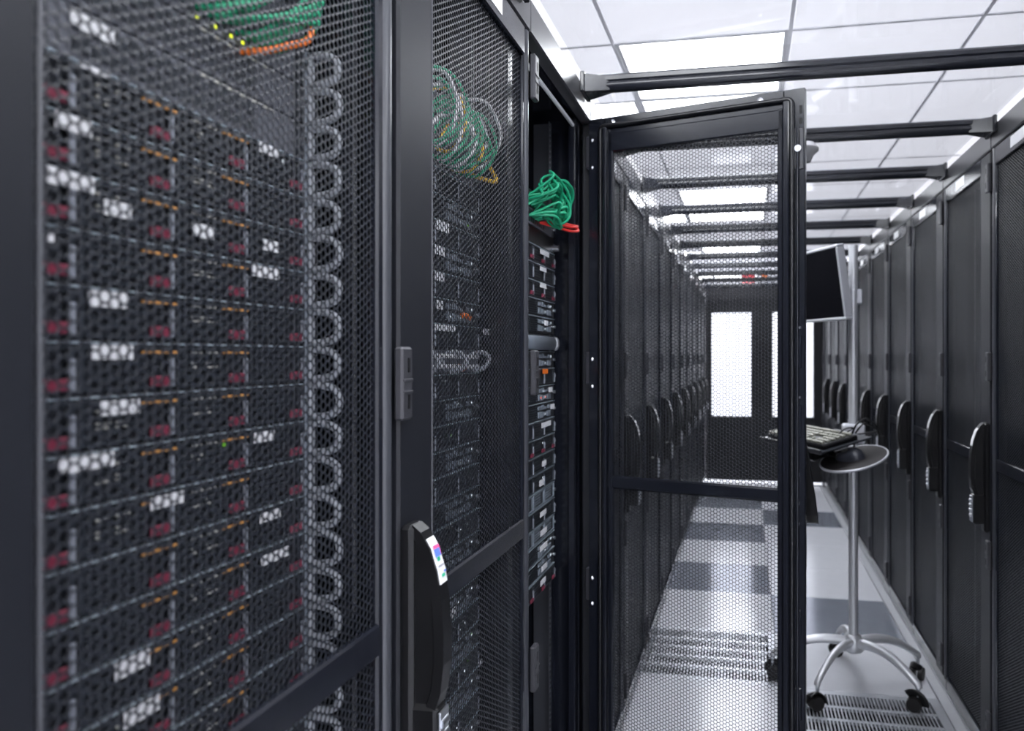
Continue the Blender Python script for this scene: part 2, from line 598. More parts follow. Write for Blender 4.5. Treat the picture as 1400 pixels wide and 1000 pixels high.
def rail_mesh(x, y, sgn):
    """19 inch mounting rail: flange with square holes plus a return leg"""
    b = MB().mat('edge')
    z0, z1 = 0.09, 1.98
    n = int((z1 - z0) / 0.01482)
    w_ = 0.024
    ya, yb = y, y + sgn * w_
    hy0, hy1 = y + sgn * .007, y + sgn * .0165
    for a, c in ((ya, hy0), (hy1, yb)):
        b.box(x - .002, x, a, c, z0, z1)
    for i in range(n):
        z = z0 + i * 0.01482
        b.box(x - .002, x, hy0, hy1, z, z + .0053)
    b.box(x - .05, x - .002, yb - sgn * .002, yb, z0, z1)
    return b


def cabinet_meshes(mir):
    d = {}
    b = MB().mat('paint')
    d['side_panel_near'] = one('paint', -DEPTH, -.05, .002, .012, .05, 2.0).mesh('side_panel', mir)
    d['side_panel_far'] = one('paint', -DEPTH, -.05, .588, .598, .05, 2.0).mesh('side_panel', mir)
    d['rear_panel'] = one('inner', -DEPTH, -DEPTH + .012, .012, .588, .05, 2.0).mesh('rear_panel', mir)
    d['top_panel'] = one('paint', -DEPTH, -.032, .002, .598, 2.0, RACK_TOP - .004, .003).mesh('top_panel', mir)
    d['fascia'] = one('fascia', -.030, 0, .001, .599, DOOR_TOP + .004, RACK_TOP, .004).mesh('fascia', mir)
    b = MB().mat('paint').box(-DEPTH, -.03, .002, .598, .03, .07, .003)
    b.box(-.03, -.012, .004, .596, .012, .066, .003)
    for yy in (.05, .55):
        for xx in (-.08, -.92):
            b.cyl((xx, yy, 0), (xx, yy, .032), .02, n=10)
    d['plinth'] = b.mesh('plinth', mir)
    for nm, a, c in (('near', .002, .045), ('far', .555, .598)):
        b = MB().mat('paint').box(-.055, -.034, a, c, .07, 2.0, .003)
        b.box(-.12, -.055, a, a + .012, .07, 2.0) if nm == 'near' else b.box(-.12, -.055, c - .012, c, .07, 2.0)
        d['post_' + nm] = b.mesh('post', mir)
    b = MB().mat('whiteplastic').box(-.044, -.036, .045, .555, 1.972, 1.982, .002)  # rail coloured white to stand in for a highlight along the top beam
    d['top_rail'] = b.mesh('top_rail', mir)
    d['rail_near'] = rail_mesh(-.0985, .0815, -1).mesh('mounting_rail', mir)
    d['rail_far'] = rail_mesh(-.0985, .5185, 1).mesh('mounting_rail', mir)
    # door frame: local x outward, y from the lock side
    b = MB().mat('stile')
    b.box(-.026, 0, .005, .108, DZ0, DOOR_TOP, .004)
    b.mat('paint')
    b.box(-.026, 0, .108, .560, 1.936, DOOR_TOP, .003)
    b.box(-.026, 0, .108, .560, DZ0, .092, .003)
    b.box(-.026, -.004, .556, .572, DZ0, DOOR_TOP, .003)
    d['door'] = b.mesh('door', mir)
    b = MB().mat('edge')
    b.tube([(-.012, .581, DZ0), (-.012, .581, DOOR_TOP)], .0125, n=14)
    d['hinge_edge'] = b.mesh('hinge_edge', mir)
    b = MB().mat('edge').box(-.0045, 0.0, .1085, .112, .092, 1.936, .0012)
    d['bead'] = b.mesh('bead', mir)
    d['crossbar'] = one('paint', -.014, -.002, .106, .560, .977, 1.017, .003).mesh('crossbar', mir)
    # handle
    pr = [(.012, 1.120), (.022, 1.112), (.033, 1.093), (.042, 1.065), (.048, 1.03), (.051, .99), (.051, .95), (.047, .915), (.040, .895)]
    b = MB().mat('plastic').box(0, .018, .004, .044, .775, 1.125, .005)
    core = [(x - .0085, z) for x, z in pr[1:]]
    vs = [(x, .014, z) for x, z in core] + [(.016, .014, .895), (.016, .014, 1.11)]
    n0 = len(vs)
    vs += [(x, .033, z) for x, _, z in vs]
    b.add(vs, [tuple(range(n0)), tuple(range(n0, 2 * n0))[::-1]] + [(i, n0 + i, n0 + (i + 1) % n0, (i + 1) % n0) for i in range(n0)])
    d['handle'] = b.mesh('handle', mir)
    d['handle_lever'] = MB().mat('plastic').sweep(pr, .010, .037, th=.013).mesh('handle_lever', mir)
    ps = []
    for i in range(1, 5):
        tx, tz = pr[i + 1][0] - pr[i - 1][0], pr[i + 1][1] - pr[i - 1][1]
        ln = math.hypot(tx, tz)
        ps.append((pr[i][0] - tz / ln * .0076, pr[i][1] + tx / ln * .0076))
    ps = ps[:-1] + [(ps[2][0] + .45 * (ps[3][0] - ps[2][0]), ps[2][1] + .45 * (ps[3][1] - ps[2][1]))]
    ps[0] = (ps[0][0] * .55 + ps[1][0] * .45, ps[0][1] * .55 + ps[1][1] * .45)
    d['ps'] = ps
    d['handle_sticker'] = MB().mat('paper').sweep(ps, .0125, .0345, th=.0010).mesh('handle_sticker', mir)
    b = MB().mat('plastic').box(.0, .050, .008, .040, .800, .898, .006)
    d['lock_housing'] = b.mesh('lock_housing', mir)
    b = MB().mat('zinc')
    b.box(.050, .0535, .010, .038, .806, .890, .001)
    for k in range(4):
        b.cyl((.051, .014, .826 + .016 * k), (.051, .034, .826 + .016 * k), .0062, n=10)
    d['lock_dials'] = b.mesh('lock_dials', mir)
    b = MB().mat('hinge')
    for zc in (0,):
        b.box(.0008, .013, .588, .618, zc - .046, zc + .046, .003)
        b.mat('inner').box(.0131, .0136, .603, .609, zc + .014, zc + .032)
        b.box(.0131, .0136, .603, .609, zc - .032, zc - .014)
        b.mat('hinge')
        b.box(.013, .0145, .590, .616, zc + .002, zc + .006, .0005).box(.013, .0145, .590, .616, zc - .012, zc - .009, .0005)
    d['hinge'] = b.mesh('hinge', mir)
    d['label_plate'] = one('paper', 0, .0012, .30, .415, 1.951, 1.984).mesh('label_plate', mir)
    b = MB().mat('mesh')
    d['mesh_panel'] = None
    return d


CM = {False: cabinet_meshes(False), True: cabinet_meshes(True)}
HINGE_Z = (1.905, 1.305, .705, .16)


def add_door(root, mir, frm=None):
    d = CM[mir]
    sx = -1 if mir else 1
    door = link('door', d['door'], root)
    link('mesh_panel', sheet_me, door, (-.010 * sx, .098, 0))
    for k, nm in (('hinge_edge', 'rounded_edge'), ('bead', 'inner_bead'), ('crossbar', 'crossbar'), ('handle', 'handle'),
                  ('handle_lever', 'handle_lever'), ('handle_sticker', 'handle_sticker'), ('lock_housing', 'lock_housing'),
                  ('lock_dials', 'lock_dials'), ('label_plate', 'label_plate')):
        link(nm, d[k], door)
    for z in HINGE_Z:
        link('hinge', d['hinge'], door, (0, 0, z))
    return door


def cabinet(x, y, mir, label, group=None, door=True):
    t = thing('server_cabinet', label, 'server cabinet', (x, y, 0), 0, group)
    d = CM[mir]
    for k, nm in (('side_panel_near', 'side_panel'), ('side_panel_far', 'side_panel'), ('rear_panel', 'rear_panel'),
                  ('top_panel', 'top_panel'), ('fascia', 'fascia'), ('plinth', 'plinth'), ('post_near', 'post'),
                  ('post_far', 'post'), ('top_rail', 'top_rail'), ('rail_near', 'mounting_rail'), ('rail_far', 'mounting_rail')):
        link(nm, d[k], t)
    if door:
        add_door(t, mir)
    return t


cabs = {}
for k in range(-2, 13):
    y = YL + PITCH * (k - 1) + .0
    if k == -2:
        continue
    if k == -1:
        lab = 'black server cabinet in the left row behind the camera position'
    elif k == 0:
        lab = 'nearest black server cabinet on the left, many servers behind its perforated door'
    elif k == 1:
        lab = 'second black server cabinet on the left, door shut, handle with a coloured sticker'
    elif k == 2:
        lab = 'open black server cabinet whose perforated door swings out into the aisle'
    else:
        lab = 'black perforated server cabinet of the left row, %s beyond the open door' % ORD[k - 3]
    cabs[k] = cabinet(-AL, y, False, lab, 'server cabinets of the left row', door=(k != 2))
for k in range(-3, 9):
    y = YR + PITCH * k
    if k < 0:
        lab = ['black server cabinet of the right row at the right picture edge',
               'black server cabinet of the right row just outside the picture',
               'black server cabinet of the right row beside the camera position'][-k - 1]
    else:
        lab = 'black perforated server cabinet of the right row, %s from the right picture edge' % ORD[k + 1]
    cabinet(BR, y, True, lab, 'server cabinets of the right row')

# the sticker of the second cabinet's handle carries blocks of colour
hs = [o for o in cabs[1].children if o.name.startswith('door')][0]
b = MB()
for key, y0, y1, z0, z1 in (('pink', .016, .032, 1.094, 1.098), ('bluep', .016, .032, 1.084, 1.0935), ('greenp', .018, .026, 1.079, 1.0835),
                            ('greyp', .015, .032, 1.0715, 1.074), ('pink', .030, .0335, 1.085, 1.097), ('greenp', .019, .029, 1.0585, 1.0625), ('bluep', .027, .033, 1.0635, 1.066)):
    def xx(z):
        pts = [(z, x + .0008) for x, z in CM[False]['ps']]
        for (za, xa), (zb, xb) in zip(pts, pts[1:]):
            if zb <= z <= za:
                return xa + (xb - xa) * (za - z) / (za - zb) + .0008
        return pts[-1][1] + .0008 if z < pts[-1][0] else pts[0][1]
    b.mat(key)
    b.add([(xx(z0), y0, z0), (xx(z0), y1, z0), (xx(z1), y1, z1), (xx(z1), y0, z1)], [(0, 1, 2, 3)])
link('sticker_print', b.mesh('sticker_print'), hs)

# ------------------------------------------------------------------ the open door, seen from inside
HX, HY = -AL + .004, YL + PITCH * 2 - .012
EX, EY = 0.1434, 1.9247
DLEN = math.hypot(EX - HX, EY - HY)
# local: x outward (outer face at 0, inner face at -.026), y from lock edge (0) to hinge edge (DLEN)
od = bpy.data.objects.new('door', None)
ang = math.atan2(HY - EY, HX - EX) - math.pi / 2
b = MB().mat('paint')
T0, TI = DOOR_TOP, 1.965
b.box(-.018, 0, .0, .052, DZ0, T0, .002)
b.box(-.018, 0, .052, DLEN - .045, 1.93, T0, .002)
b.box(-.018, 0, .052, DLEN - .045, DZ0, .105, .002)
b.box(-.018, 0, DLEN - .055, DLEN - .002, DZ0, T0, .002)
# raised inner stiffener profiles beside the sheet
b.box(-.034, -.018, .036, .052, .09, T0 - .03, .003)
b.box(-.026, -.010, .052, .066, .09, T0 - .045, .003)
b.box(-.034, -.018, DLEN - .062, DLEN - .050, .09, T0 - .03, .003)
b.box(-.026, -.010, DLEN - .078, DLEN - .064, .09, T0 - .045, .003)
b.box(-.026, -.006, .052, DLEN - .05, 1.895, 1.945, .003)
odm = b.mesh('door')
od = link('door', odm, cabs[2])
od.location = (EX + AL, EY - (YL + PITCH), 0)
od.rotation_euler = (0, 0, ang)
od['label'] = 'open door seen from inside, with screws and a rubber seal'
link('mesh_panel', sheet_open_me, od, (-.008, .052, -.03))
# seal: a rounded loop of tube
sy0, sy1, sz0, sz1, rr = .031, DLEN - .040, .085, T0 - .026, .012
loop = []
for cy, cz, a0 in ((sy1 - rr, sz1 - rr, 0), (sy0 + rr, sz1 - rr, 90), (sy0 + rr, sz0 + rr, 180), (sy1 - rr, sz0 + rr, 270)):
    for q in range(6):
        a = math.radians(a0 + 18 * q)
        loop.append((-.024, cy + rr * math.cos(a), cz + rr * math.sin(a)))
link('rubber_seal', MB().mat('gasket').tube(loop, .0065, n=10, closed=True).mesh('rubber_seal'), od)
link('crossbar', MB().mat('paint').box(-.024, -.010, .050, DLEN - .05, .977, 1.013, .005).mesh('crossbar'), od)


def screw(y, z, r=.006):
    bb = MB().mat('chrome').lathe([(0, -.004), (r * .45, -.0042), (r * .5, -.0025), (r * .9, -.0022), (r, -.0008), (r, 0)], n=12,
                                  T=Matrix(((0, 0, 1), (1, 0, 0), (0, 1, 0))))
    return bb


scr_me = screw(0, 0).mesh('screw')
scr_big = screw(0, 0, .0085).mesh('screw')
for y, z, me in ((.11, T0 - .017, scr_big), (DLEN - .075, T0 - .017, scr_big), (DLEN - .070, T0 - .058, scr_big),
                 (.018, 1.38, scr_me), (.018, 1.205, scr_me), (.018, .675, scr_me), (.018, .625 - .1, scr_me),
                 (.018, 1.05, scr_me), (DLEN - .012, 1.33, scr_me), (DLEN - .012, 1.255, scr_me),
                 (DLEN - .012, .725, scr_me), (DLEN - .012, .655, scr_me), (DLEN - .012, 1.935, scr_me), (DLEN - .012, 1.86, scr_me),
                 (.018, .98, scr_me), (.018, .93, scr_me)):
    link('screw', me, od, (-.018, y, z))
# keyhole slots and rod guide plate along the lock edge
b = MB().mat('hinge')
b.box(-.0205, -.018, .004, .029, 1.795, 1.895, .002)
b.mat('inner').box(-.0215, -.0205, .012, .021, 1.80, 1.89, .001)
b.mat('chrome').cyl((-.020, .0165, 1.845), (-.026, .0165, 1.845), .0085, n=14).box(-.023, -.0205, .015, .019, 1.81, 1.83).box(-.023, -.0205, .015, .019, 1.862, 1.882)
link('rod_guide', b.mesh('rod_guide'), od)
b = MB().mat('inner')
for z0, z1 in ((1.93, 1.95), (1.905, 1.92)):
    b.box(-.0186, -.018, .007, .014, z0, z1)
b.mat('chrome')
for z in (1.405, 1.235):
    b.box(-.0225, -.018, .010, .022, z, z + .006, .001)
link('slot_plate', b.mesh('slot_plate'), od)
b = MB().mat('zinc')
for z in (1.36, 1.19, .69, .5):
    b.mat('paint').box(-.0225, -.018, .008, .026, z - .05, z + .03, .002)
link('lock_rod', MB().mat('paint').cyl((-.022, .018, .12), (-.022, .018, 1.90), .0038, n=8).mesh('lock_rod'), od)
link('rod_brackets', b.mesh('rod_brackets'), od)
d = CM[False]
link('handle', d['handle'], od)
link('lock_housing', d['lock_housing'], od)
# the lever hangs open: pivoted at its top and swung out past the door edge
pr = [(.0, 0), (.012, -.012), (.018, -.05), (.020, -.10), (.020, -.16), (.016, -.205), (.008, -.222)]
lev = link('handle_lever', MB().mat('plastic').sweep(pr, -.013, .013, th=.013).mesh('handle_lever'), od)
lev.location = (.020, .023, 1.135)
lev.rotation_euler = (math.radians(-7), math.radians(-8), 0)
link('label_plate', one('paper', 0, .0012, .30, .415, 1.951, 1.984).mesh('label_plate'), od)
for z in HINGE_Z:
    link('hinge', MB().mat('hinge').box(-.014, .014, DLEN - .006, DLEN + .010, z - .045, z + .045, .003).mesh('hinge'), od)

# near and far inner fittings of the open cabinet
c2 = cabs[2]
b = MB().mat('edge').box(-.052, -.038, .5995 - .030, .596, .09, 1.985, .002)
link('inner_post', b.mesh('inner_post'), c2)
b = MB().mat('paint').box(-.40, -.11, .552, .560, .09, 1.96, .001)
link('cable_channel', b.mesh('cable_channel'), c2)
b = MB().mat('zinc').cyl((-.16, .20, 1.93), (-.13, .40, 1.93), .006, n=8)
link('tie_bar', b.mesh('tie_bar'), c2)
bl = MB().mat('blue').box(-.03, .03, -.02, .02, -.05, .03, .01).box(-.02, .02, -.012, .012, .03, .05, .006)
o = tag(link('cable_clip', bl.mesh('cable_clip'), None, (-.78, 2.045, 1.725)), 'small blue plastic clip hanging inside the open cabinet', 'clip')

# ------------------------------------------------------------------ rack equipment
SW = 0.4826


def hit(u, v, X=-XS):
    """a point of the photograph laid onto the vertical plane x = X (returns y, z)"""
    t = (u - PX) / F_PX
    y = -X * (CS + t * SN) / (SN - t * CS)
    ww = -X * SN + y * CS
    return y, H + (V0 - v) * ww / F_PX


def chassis(body='server'):
    b = MB().mat(body).box(-.62, -.004, .024, SW - .024, .0006, .0432, .001)
    b.box(-.006, -.001, .022, SW - .022, .001, .0425)
    return b.mesh('chassis')


EAR_R = MB().mat('server').box(-.006, 0, SW - .022, SW, .001, .043, .001)
EAR_R.mat('zinc').cyl((0, SW - .009, .022), (.006, SW - .009, .022), .0042, n=8)
EAR_L = MB().mat('server').box(-.006, 0, .0, .022, .001, .043, .001)
EAR_L.mat('zinc').cyl((0, .009, .022), (.006, .009, .022), .0042, n=8)
ear_l, ear_r = EAR_L.mesh('rack_ear'), EAR_R.mesh('rack_ear')
chas = chassis()
lid_me = one('lid', -.005, .0035, .004, SW - .004, .0422, .0438, .0003).mesh('lid_edge')


def bay_mesh(key):
    b = MB().mat(key)
    y1 = .100
    b.box(.0, .0035, .001, y1, .003, .006).box(.0, .0035, .001, y1, .0375, .0405)
    b.box(.0, .0035, .001, .005, .006, .0375).box(.0, .0035, y1 - .005, y1, .006, .0375)
    for i in range(4):
        z = .011 + .0066 * i
        b.box(.0, .002, .008, .068, z, z + .0035)
    return b.mesh('drive_bay')


bay_d, bay_g = bay_mesh('bay'), bay_mesh('baygrey')
tab_me = one('magenta', .0035, .0075, .070, .0915, .0050, .0145, .001).mesh('release_tab')
lever_me = one('lever', .0035, .0065, .0925, .0985, .0045, .0300, .0008).mesh('drive_lever')
amb = MB().mat('amber')
for yy, ww in ((.056, .012), (.070, .006), (.079, .009), (.091, .005)):
    amb.box(.002, .0042, yy, yy + ww, .0345, .0368)
amber_me = amb.mesh('port_print')
pale_mes = []
for q in range(4):
    pale = MB().mat('pale')
    for yy in (.010, .018, .030, .038):
        for zz in (.0345, .0245, .0205):
            if random.random() < (.9 if zz > .03 else .5):
                pale.box(.002, .0042, yy, yy + random.uniform(.003, .0065), zz, zz + random.uniform(.0012, .0024))
    pale_mes.append(pale.mesh('port_marks'))


def hbox(b, y0, y1, z0, z1, x0=.0, x1=.003):
    b.box(x0, x1, y0, y1, z0, z1)


grill = MB().mat('bay')
for i in range(6):
    grill.box(.0, .003, .03, .30, .006 + i * .0056, .0085 + i * .0056)
for yy in (.03, .118, .21, .297):
    grill.box(.0, .0035, yy, yy + .004, .004, .040)
grill_me = grill.mesh('vent_grille')
ports = MB().mat('baygrey')
for yy, zz, ww, hh in ((.315, .006, .022, .016), (.342, .006, .018, .014), (.366, .008, .03, .010), (.315, .026, .03, .010), (.350, .026, .016, .012),
                       (.372, .026, .022, .006), (.40, .006, .035, .014), (.41, .026, .03, .009)):
    ports.box(.0, .004, yy, yy + ww, zz, zz + hh, .001)
ports.mat('ledw').box(.004, .0045, .372, .378, .012, .015).box(.004, .0045, .43, .436, .030, .033)
ports_me = ports.mesh('front_ports')
led_me = {k: one(k, .004, .0052, 0, .0035, 0, .0032).mesh('status_led') for k in ('ledg', 'ledy', 'ledw', 'ledr')}
lab_cache = {}


def sticker(parent, y, z, ww, hh, key='label', tilt=0.0, x=.0062):
    q = (round(ww, 3), round(hh, 3), key)
    if q not in lab_cache:
        lab_cache[q] = one(key, 0, .0012, -q[0] / 2, q[0] / 2, -q[1] / 2, q[1] / 2).mesh('label_sticker')
    return link('label_sticker', lab_cache[q], parent, (x, y, z), (tilt, 0, 0))


def server(y, k, label, kind='drives', group=None, detail=True, clutter=True, tabs=True):
    z = Z0 + U * k
    t = thing('rack_server', label, 'server', (-XS, y, z), 0, group)
    link('chassis', chas, t)
    link('rack_ear', ear_l, t)
    link('rack_ear', ear_r, t)
    link('lid_edge', lid_me, t)
    if kind in ('drives', 'blank'):
        for i in range(4):
            by = link('drive_bay', bay_g if kind == 'blank' else bay_d, t, (0, .0600 + .1045 * i, 0))
            if kind == 'drives' and detail:
                if tabs:
                    link('release_tab', tab_me, by)
                link('drive_lever', lever_me, by)
        if kind == 'drives' and clutter:
            link('port_print', amber_me, t, (0, .172, 0))
            link('port_print', amber_me, t, (0, .275, 0))
            link('port_marks', random.choice(pale_mes), t, (0, .279, 0))
            if random.random() < .6:
                link('port_marks', random.choice(pale_mes), t, (0, .170, -.004))
    elif kind == 'grill':
        link('vent_grille', grill_me, t)
        link('front_ports', ports_me, t)
    elif kind == 'mixed':
        by = link('drive_bay', bay_d, t, (0, .0405, 0))
        link('release_tab', tab_me, by)
        link('drive_bay', bay_d, t, (0, .141, 0))
        link('vent_grille', grill_me, t, (0, .0, 0))
        link('front_ports', ports_me, t)
    return t


SY = {0: .2967 + .057, 1: .888 + .0587, 2: 1.488 + .0587}
SY[0] = .288 + .0587

# --- cabinet one: servers at every unit, white stickers where the photograph has them
LAB1 = [(125, 38, 60, 24, 0), (120, 95, 44, 7, 0), (91, 170, 50, 26, 0), (360, 206, 26, 15, 0), (87, 245, 66, 25, 0), (152, 287, 38, 24, 0),
        (270, 317, 30, 21, 0), (363, 337, 22, 16, 0), (356, 373, 38, 17, 0), (139, 410, 55, 24, 0), (145, 482, 56, 22, 0),
        (155, 557, 54, 22, 0), (354, 597, 28, 16, 0), (110, 632, 75, 22, 1), (220, 684, 45, 18, 0), (362, 705, 28, 14, 0),
        (369, 760, 38, 15, 0), (172, 908, 48, 24, 0), (185, 972, 48, 24, 0), (59, 325, 8, 15, 0)]
rows1 = {}
for u, v, pw, ph, tl in LAB1:
    y, z = hit(u, v)
    ya, yb = hit(u - pw / 2, v)[0], hit(u + pw / 2, v)[0]
    wd = XS * SN + y * CS
    rows1.setdefault(math.floor((z - Z0) / U), []).append((y, z, yb - ya, ph * wd / F_PX * (.9 if tl else .9), tl))
n = 0
for k in range(4, -16, -1):
    ls = rows1.get(k, [])
    what = {0: 'without a white sticker', 1: 'with one white sticker', 2: 'with two white stickers', 3: 'with three white stickers'}.get(len(ls), 'with white stickers')
    s = server(SY[0], k, 'black rack server %s in the nearest cabinet, %s from the top' % (what, ORD[n]), 'drives', 'servers in the nearest cabinet')
    n += 1
    for y, z, ww, hh, tl in ls:
        sticker(s, y - SY[0], min(max(z - (Z0 + U * k), hh / 2 + .001), .042 - hh / 2), ww, hh, tilt=0)
    if random.random() < .3:
        link('status_led', led_me[random.choice(['ledg', 'ledy', 'ledw'])], s, (0, random.choice([.105, .15, .33, .43]), .030))


pan_screw = MB().mat('zinc').cyl((0, 0, 0), (.005, 0, 0), .004, n=8).mesh('screw')


def network_switch(y, k, label, group=None, stick=()):
    z = Z0 + U * k
    t = thing('network_switch', label, 'network switch', (-XS, y, z), 0, group)
    b = MB().mat('switchgrey').box(-.38, 0, .024, SW - .024, .001, .043, .001)
    link('case', b.mesh('case'), t)
    link('rack_ear', ear_l, t)
    link('rack_ear', ear_r, t)
    p = MB().mat('bay')
    for i in range(12):
        for zz in (.007, .024):
            p.box(.0, .002, .16 + i * .019, .175 + i * .019, zz, zz + .012)
    link('port_block', p.mesh('port_block'), t)
    a = MB().mat('pale').box(.0, .0015, .30, .42, .0385, .0415)
    link('port_print', a.mesh('port_print'), t)
    for (yy, zz, ww, hh) in stick:
        sticker(t, yy, zz, ww, hh, x=.001)
    return t


def blank_panel(y, k, label, group=None, key='switchgrey'):
    z = Z0 + U * k
    t = thing('blanking_panel', label, 'blanking panel', (-XS, y, z), 0, group)
    b = MB().mat(key).box(-.006, 0, 0, SW, .001, .043, .002)
    link('plate', b.mesh('plate'), t)
    for yy in (.009, SW - .009):
        link('screw', pan_screw, t, (0, yy, .022))
    return t


st5 = [(y - SY[0], z - (Z0 + U * 5), ww, hh) for y, z, ww, hh, tl in rows1.get(5, [])]
network_switch(SY[0], 5, 'grey network switch above the topmost server in the nearest cabinet', None, st5)
network_switch(SY[0], 6, 'grey network switch under the green cables of the nearest cabinet')
sw7 = network_switch(SY[0], 7, 'grey network switch with green cables plugged in, nearest cabinet')
for i, (u, v) in enumerate(((287, 38), (309, 51), (325, 60), (337, 67), (348, 73), (262, 27))):
    y, z = hit(u, v)
    link('status_led', led_me['ledy'], sw7, (0, y - SY[0], min(max(z - (Z0 + 7 * U), .001), .04)))
for k in (8, 9, 10, 11, 12):
    blank_panel(SY[0], k, 'grey blanking panel above the switches in the nearest cabinet', 'blanking panels of the nearest cabinet')


# cable rings at the right side of cabinet one
def ring_mesh(seed):
    rnd = random.Random(seed)
    hh, dd, r = .0185 * rnd.uniform(.94, 1.04), .036 * rnd.uniform(.92, 1.06), .0052
    pts = []
    for q in range(5):
        pts.append((0, 0, -hh + 2 * hh * q / 4))
    for q in range(1, 14):
        a = math.pi / 2 - math.pi * q / 14
        ex = dd * (abs(math.cos(a)) ** .62)
        pts.append((ex, rnd.uniform(-.0006, .0006), hh * math.copysign(abs(math.sin(a)) ** .8, math.sin(a))))
    return MB().mat('ring').tube(pts, r, n=8, closed=True, flat=.9).mesh('cable_ring')


def ring_strip(y, ks, label, seeds=4):
    t = thing('cable_manager', label, 'cable manager', (-XS, y, 0))
    z0, z1 = Z0 + U * (min(ks)), Z0 + U * (max(ks) + 1)
    link('mounting_strip', MB().mat('baygrey').box(-.004, .0, .0, .010, z0, z1, .001).mesh('mounting_strip'), t, (.0005, -.001, 0))
    ms = [ring_mesh(i) for i in range(seeds)]
    for k in ks:
        link('cable_ring', ms[k % seeds], t, (.003, .006, Z0 + U * k + U * .5))
    return t


ring_strip(SY[0] + SW + .001, list(range(-15, 8)), 'vertical strip of grey cable rings beside the servers in the nearest cabinet')


# ---- patch cables
def spline(pts, n=8):
    P = [Vector(p) for p in pts]
    out = []
    for i in range(len(P) - 1):
        p0, p1, p2, p3 = P[max(i - 1, 0)], P[i], P[i + 1], P[min(i + 2, len(P) - 1)]
        for q in range(n):
            t = q / n
            out.append(.5 * ((2 * p1) + (-p0 + p2) * t + (2 * p0 - 5 * p1 + 4 * p2 - p3) * t * t + (-p0 + 3 * p1 - 3 * p2 + p3) * t ** 3))
    out.append(P[-1])
    return out


def cable(pts, key, label, group=None, r=.0028, n=7, name='patch_cable'):
    sp = spline(pts)
    base = sp[0].copy()
    me = MB().mat(key).tube([p - base for p in sp], r, n=n).mesh(name)
    o = link(name, me, None, base)
    tag(o, label, 'cable', group)
    return o


rnd = random.Random(3)
x7 = -XS + .002
z7 = Z0 + 7 * U
for i in range(16):
    yp = SY[0] + .165 + .0145 * i
    zp = z7 + rnd.choice([.013, .030])
    out = rnd.uniform(.020, .036)
    ye = SY[0] + .40 + rnd.uniform(-.03, .055)
    cable([(x7, yp, zp), (x7 + out * .6, yp + .012, zp + .004), (x7 + out, yp + .06, zp + .03 + rnd.uniform(0, .03)),
           (x7 + out * .9, yp + .09, zp + .10), (x7 + out * .5, yp + .06, zp + .18), (x7 + .01, yp + .03, zp + .30)], 'green',
          'green patch cable rising from the top switch of the nearest cabinet', 'green patch cables in the nearest cabinet', .0032)
for i in range(7):
    yp = SY[0] + .32 + .013 * i
    zp = z7 + .012 + .004 * (i % 3)
    cable([(x7, yp, zp), (x7 + .02, yp + .01, zp + .003), (x7 + .034, yp + .05, zp + .02 + .004 * i), (x7 + .034, SY[0] + .45, zp + .05 + .008 * i),
           (x7 + .01, SY[0] + .47, zp + .10 + .01 * i)], 'green',
          'green patch cable running sideways from the top switch of the nearest cabinet', 'green side cables in the nearest cabinet', .0032)
ya, za = hit(358, 70, -XS + .02)
yb, zb = hit(422, 54, -XS + .04)
cable([(-XS + .001, ya - .01, za - .002), (-XS + .02, ya, za), (-XS + .032, (ya + yb) / 2, (za + zb) / 2 - .001), (-XS + .040, yb, zb), (-XS + .03, yb + .02, zb + .03)],
      'orange', 'orange patch cable below the green bunch in the nearest cabinet', None, .0042)

# --- cabinet two
LAB2 = [(600, 305, 18, 14), (596, 343, 13, 12), (596, 378, 12, 12), (596, 417, 10, 12), (604, 449, 28, 9), (660, 451, 8, 8), (590, 500, 8, 12),
        (626, 487, 13, 11), (612, 840, 14, 12), (652, 908, 5, 6)]
rows2 = {}
for u, v, pw, ph in LAB2:
    y, z = hit(u, v)
    ya, yb = hit(u - pw / 2, v)[0], hit(u + pw / 2, v)[0]
    wd = XS * SN + y * CS
    rows2.setdefault(math.floor((z - Z0) / U), []).append((y, z, yb - ya, ph * wd / F_PX))
n = 0
kinds2 = ['drives', 'grill', 'drives', 'mixed']
for k in range(6, -20, -1):
    if k == -1:
        continue
    ls = rows2.get(k, [])
    what = 'with white sticker' if ls else 'without sticker'
    s = server(SY[1], k, 'black rack server %s behind the second cabinet door, %s from the top' % (what, ORD[min(n, 24)]), kinds2[(k * 7) % 4],
               'servers in the second cabinet', clutter=False, tabs=False)
    n += 1
    for y, z, ww, hh in ls:
        sticker(s, y - SY[1], min(max(z - (Z0 + U * k), hh / 2 + .001), .042 - hh / 2), ww, hh)
    for q in range(2):
        if random.random() < .6:
            link('status_led', led_me[random.choice(['ledw', 'ledw', 'ledg', 'ledw'])], s, (0, random.uniform(.30, .44), random.uniform(.008, .036)))
for u, v in ((637, 433), (629, 503)):
    y, z = hit(u, v, -XS + .004)
    cable([(-XS + .002, y - .02, z), (-XS + .006, y - .01, z + .002), (-XS + .006, y + .012, z - .001), (-XS + .002, y + .02, z - .003)], 'orange',
          'short orange cable plug on the %s server behind the second door' % ('upper' if v < 450 else 'lower'), None, .005)
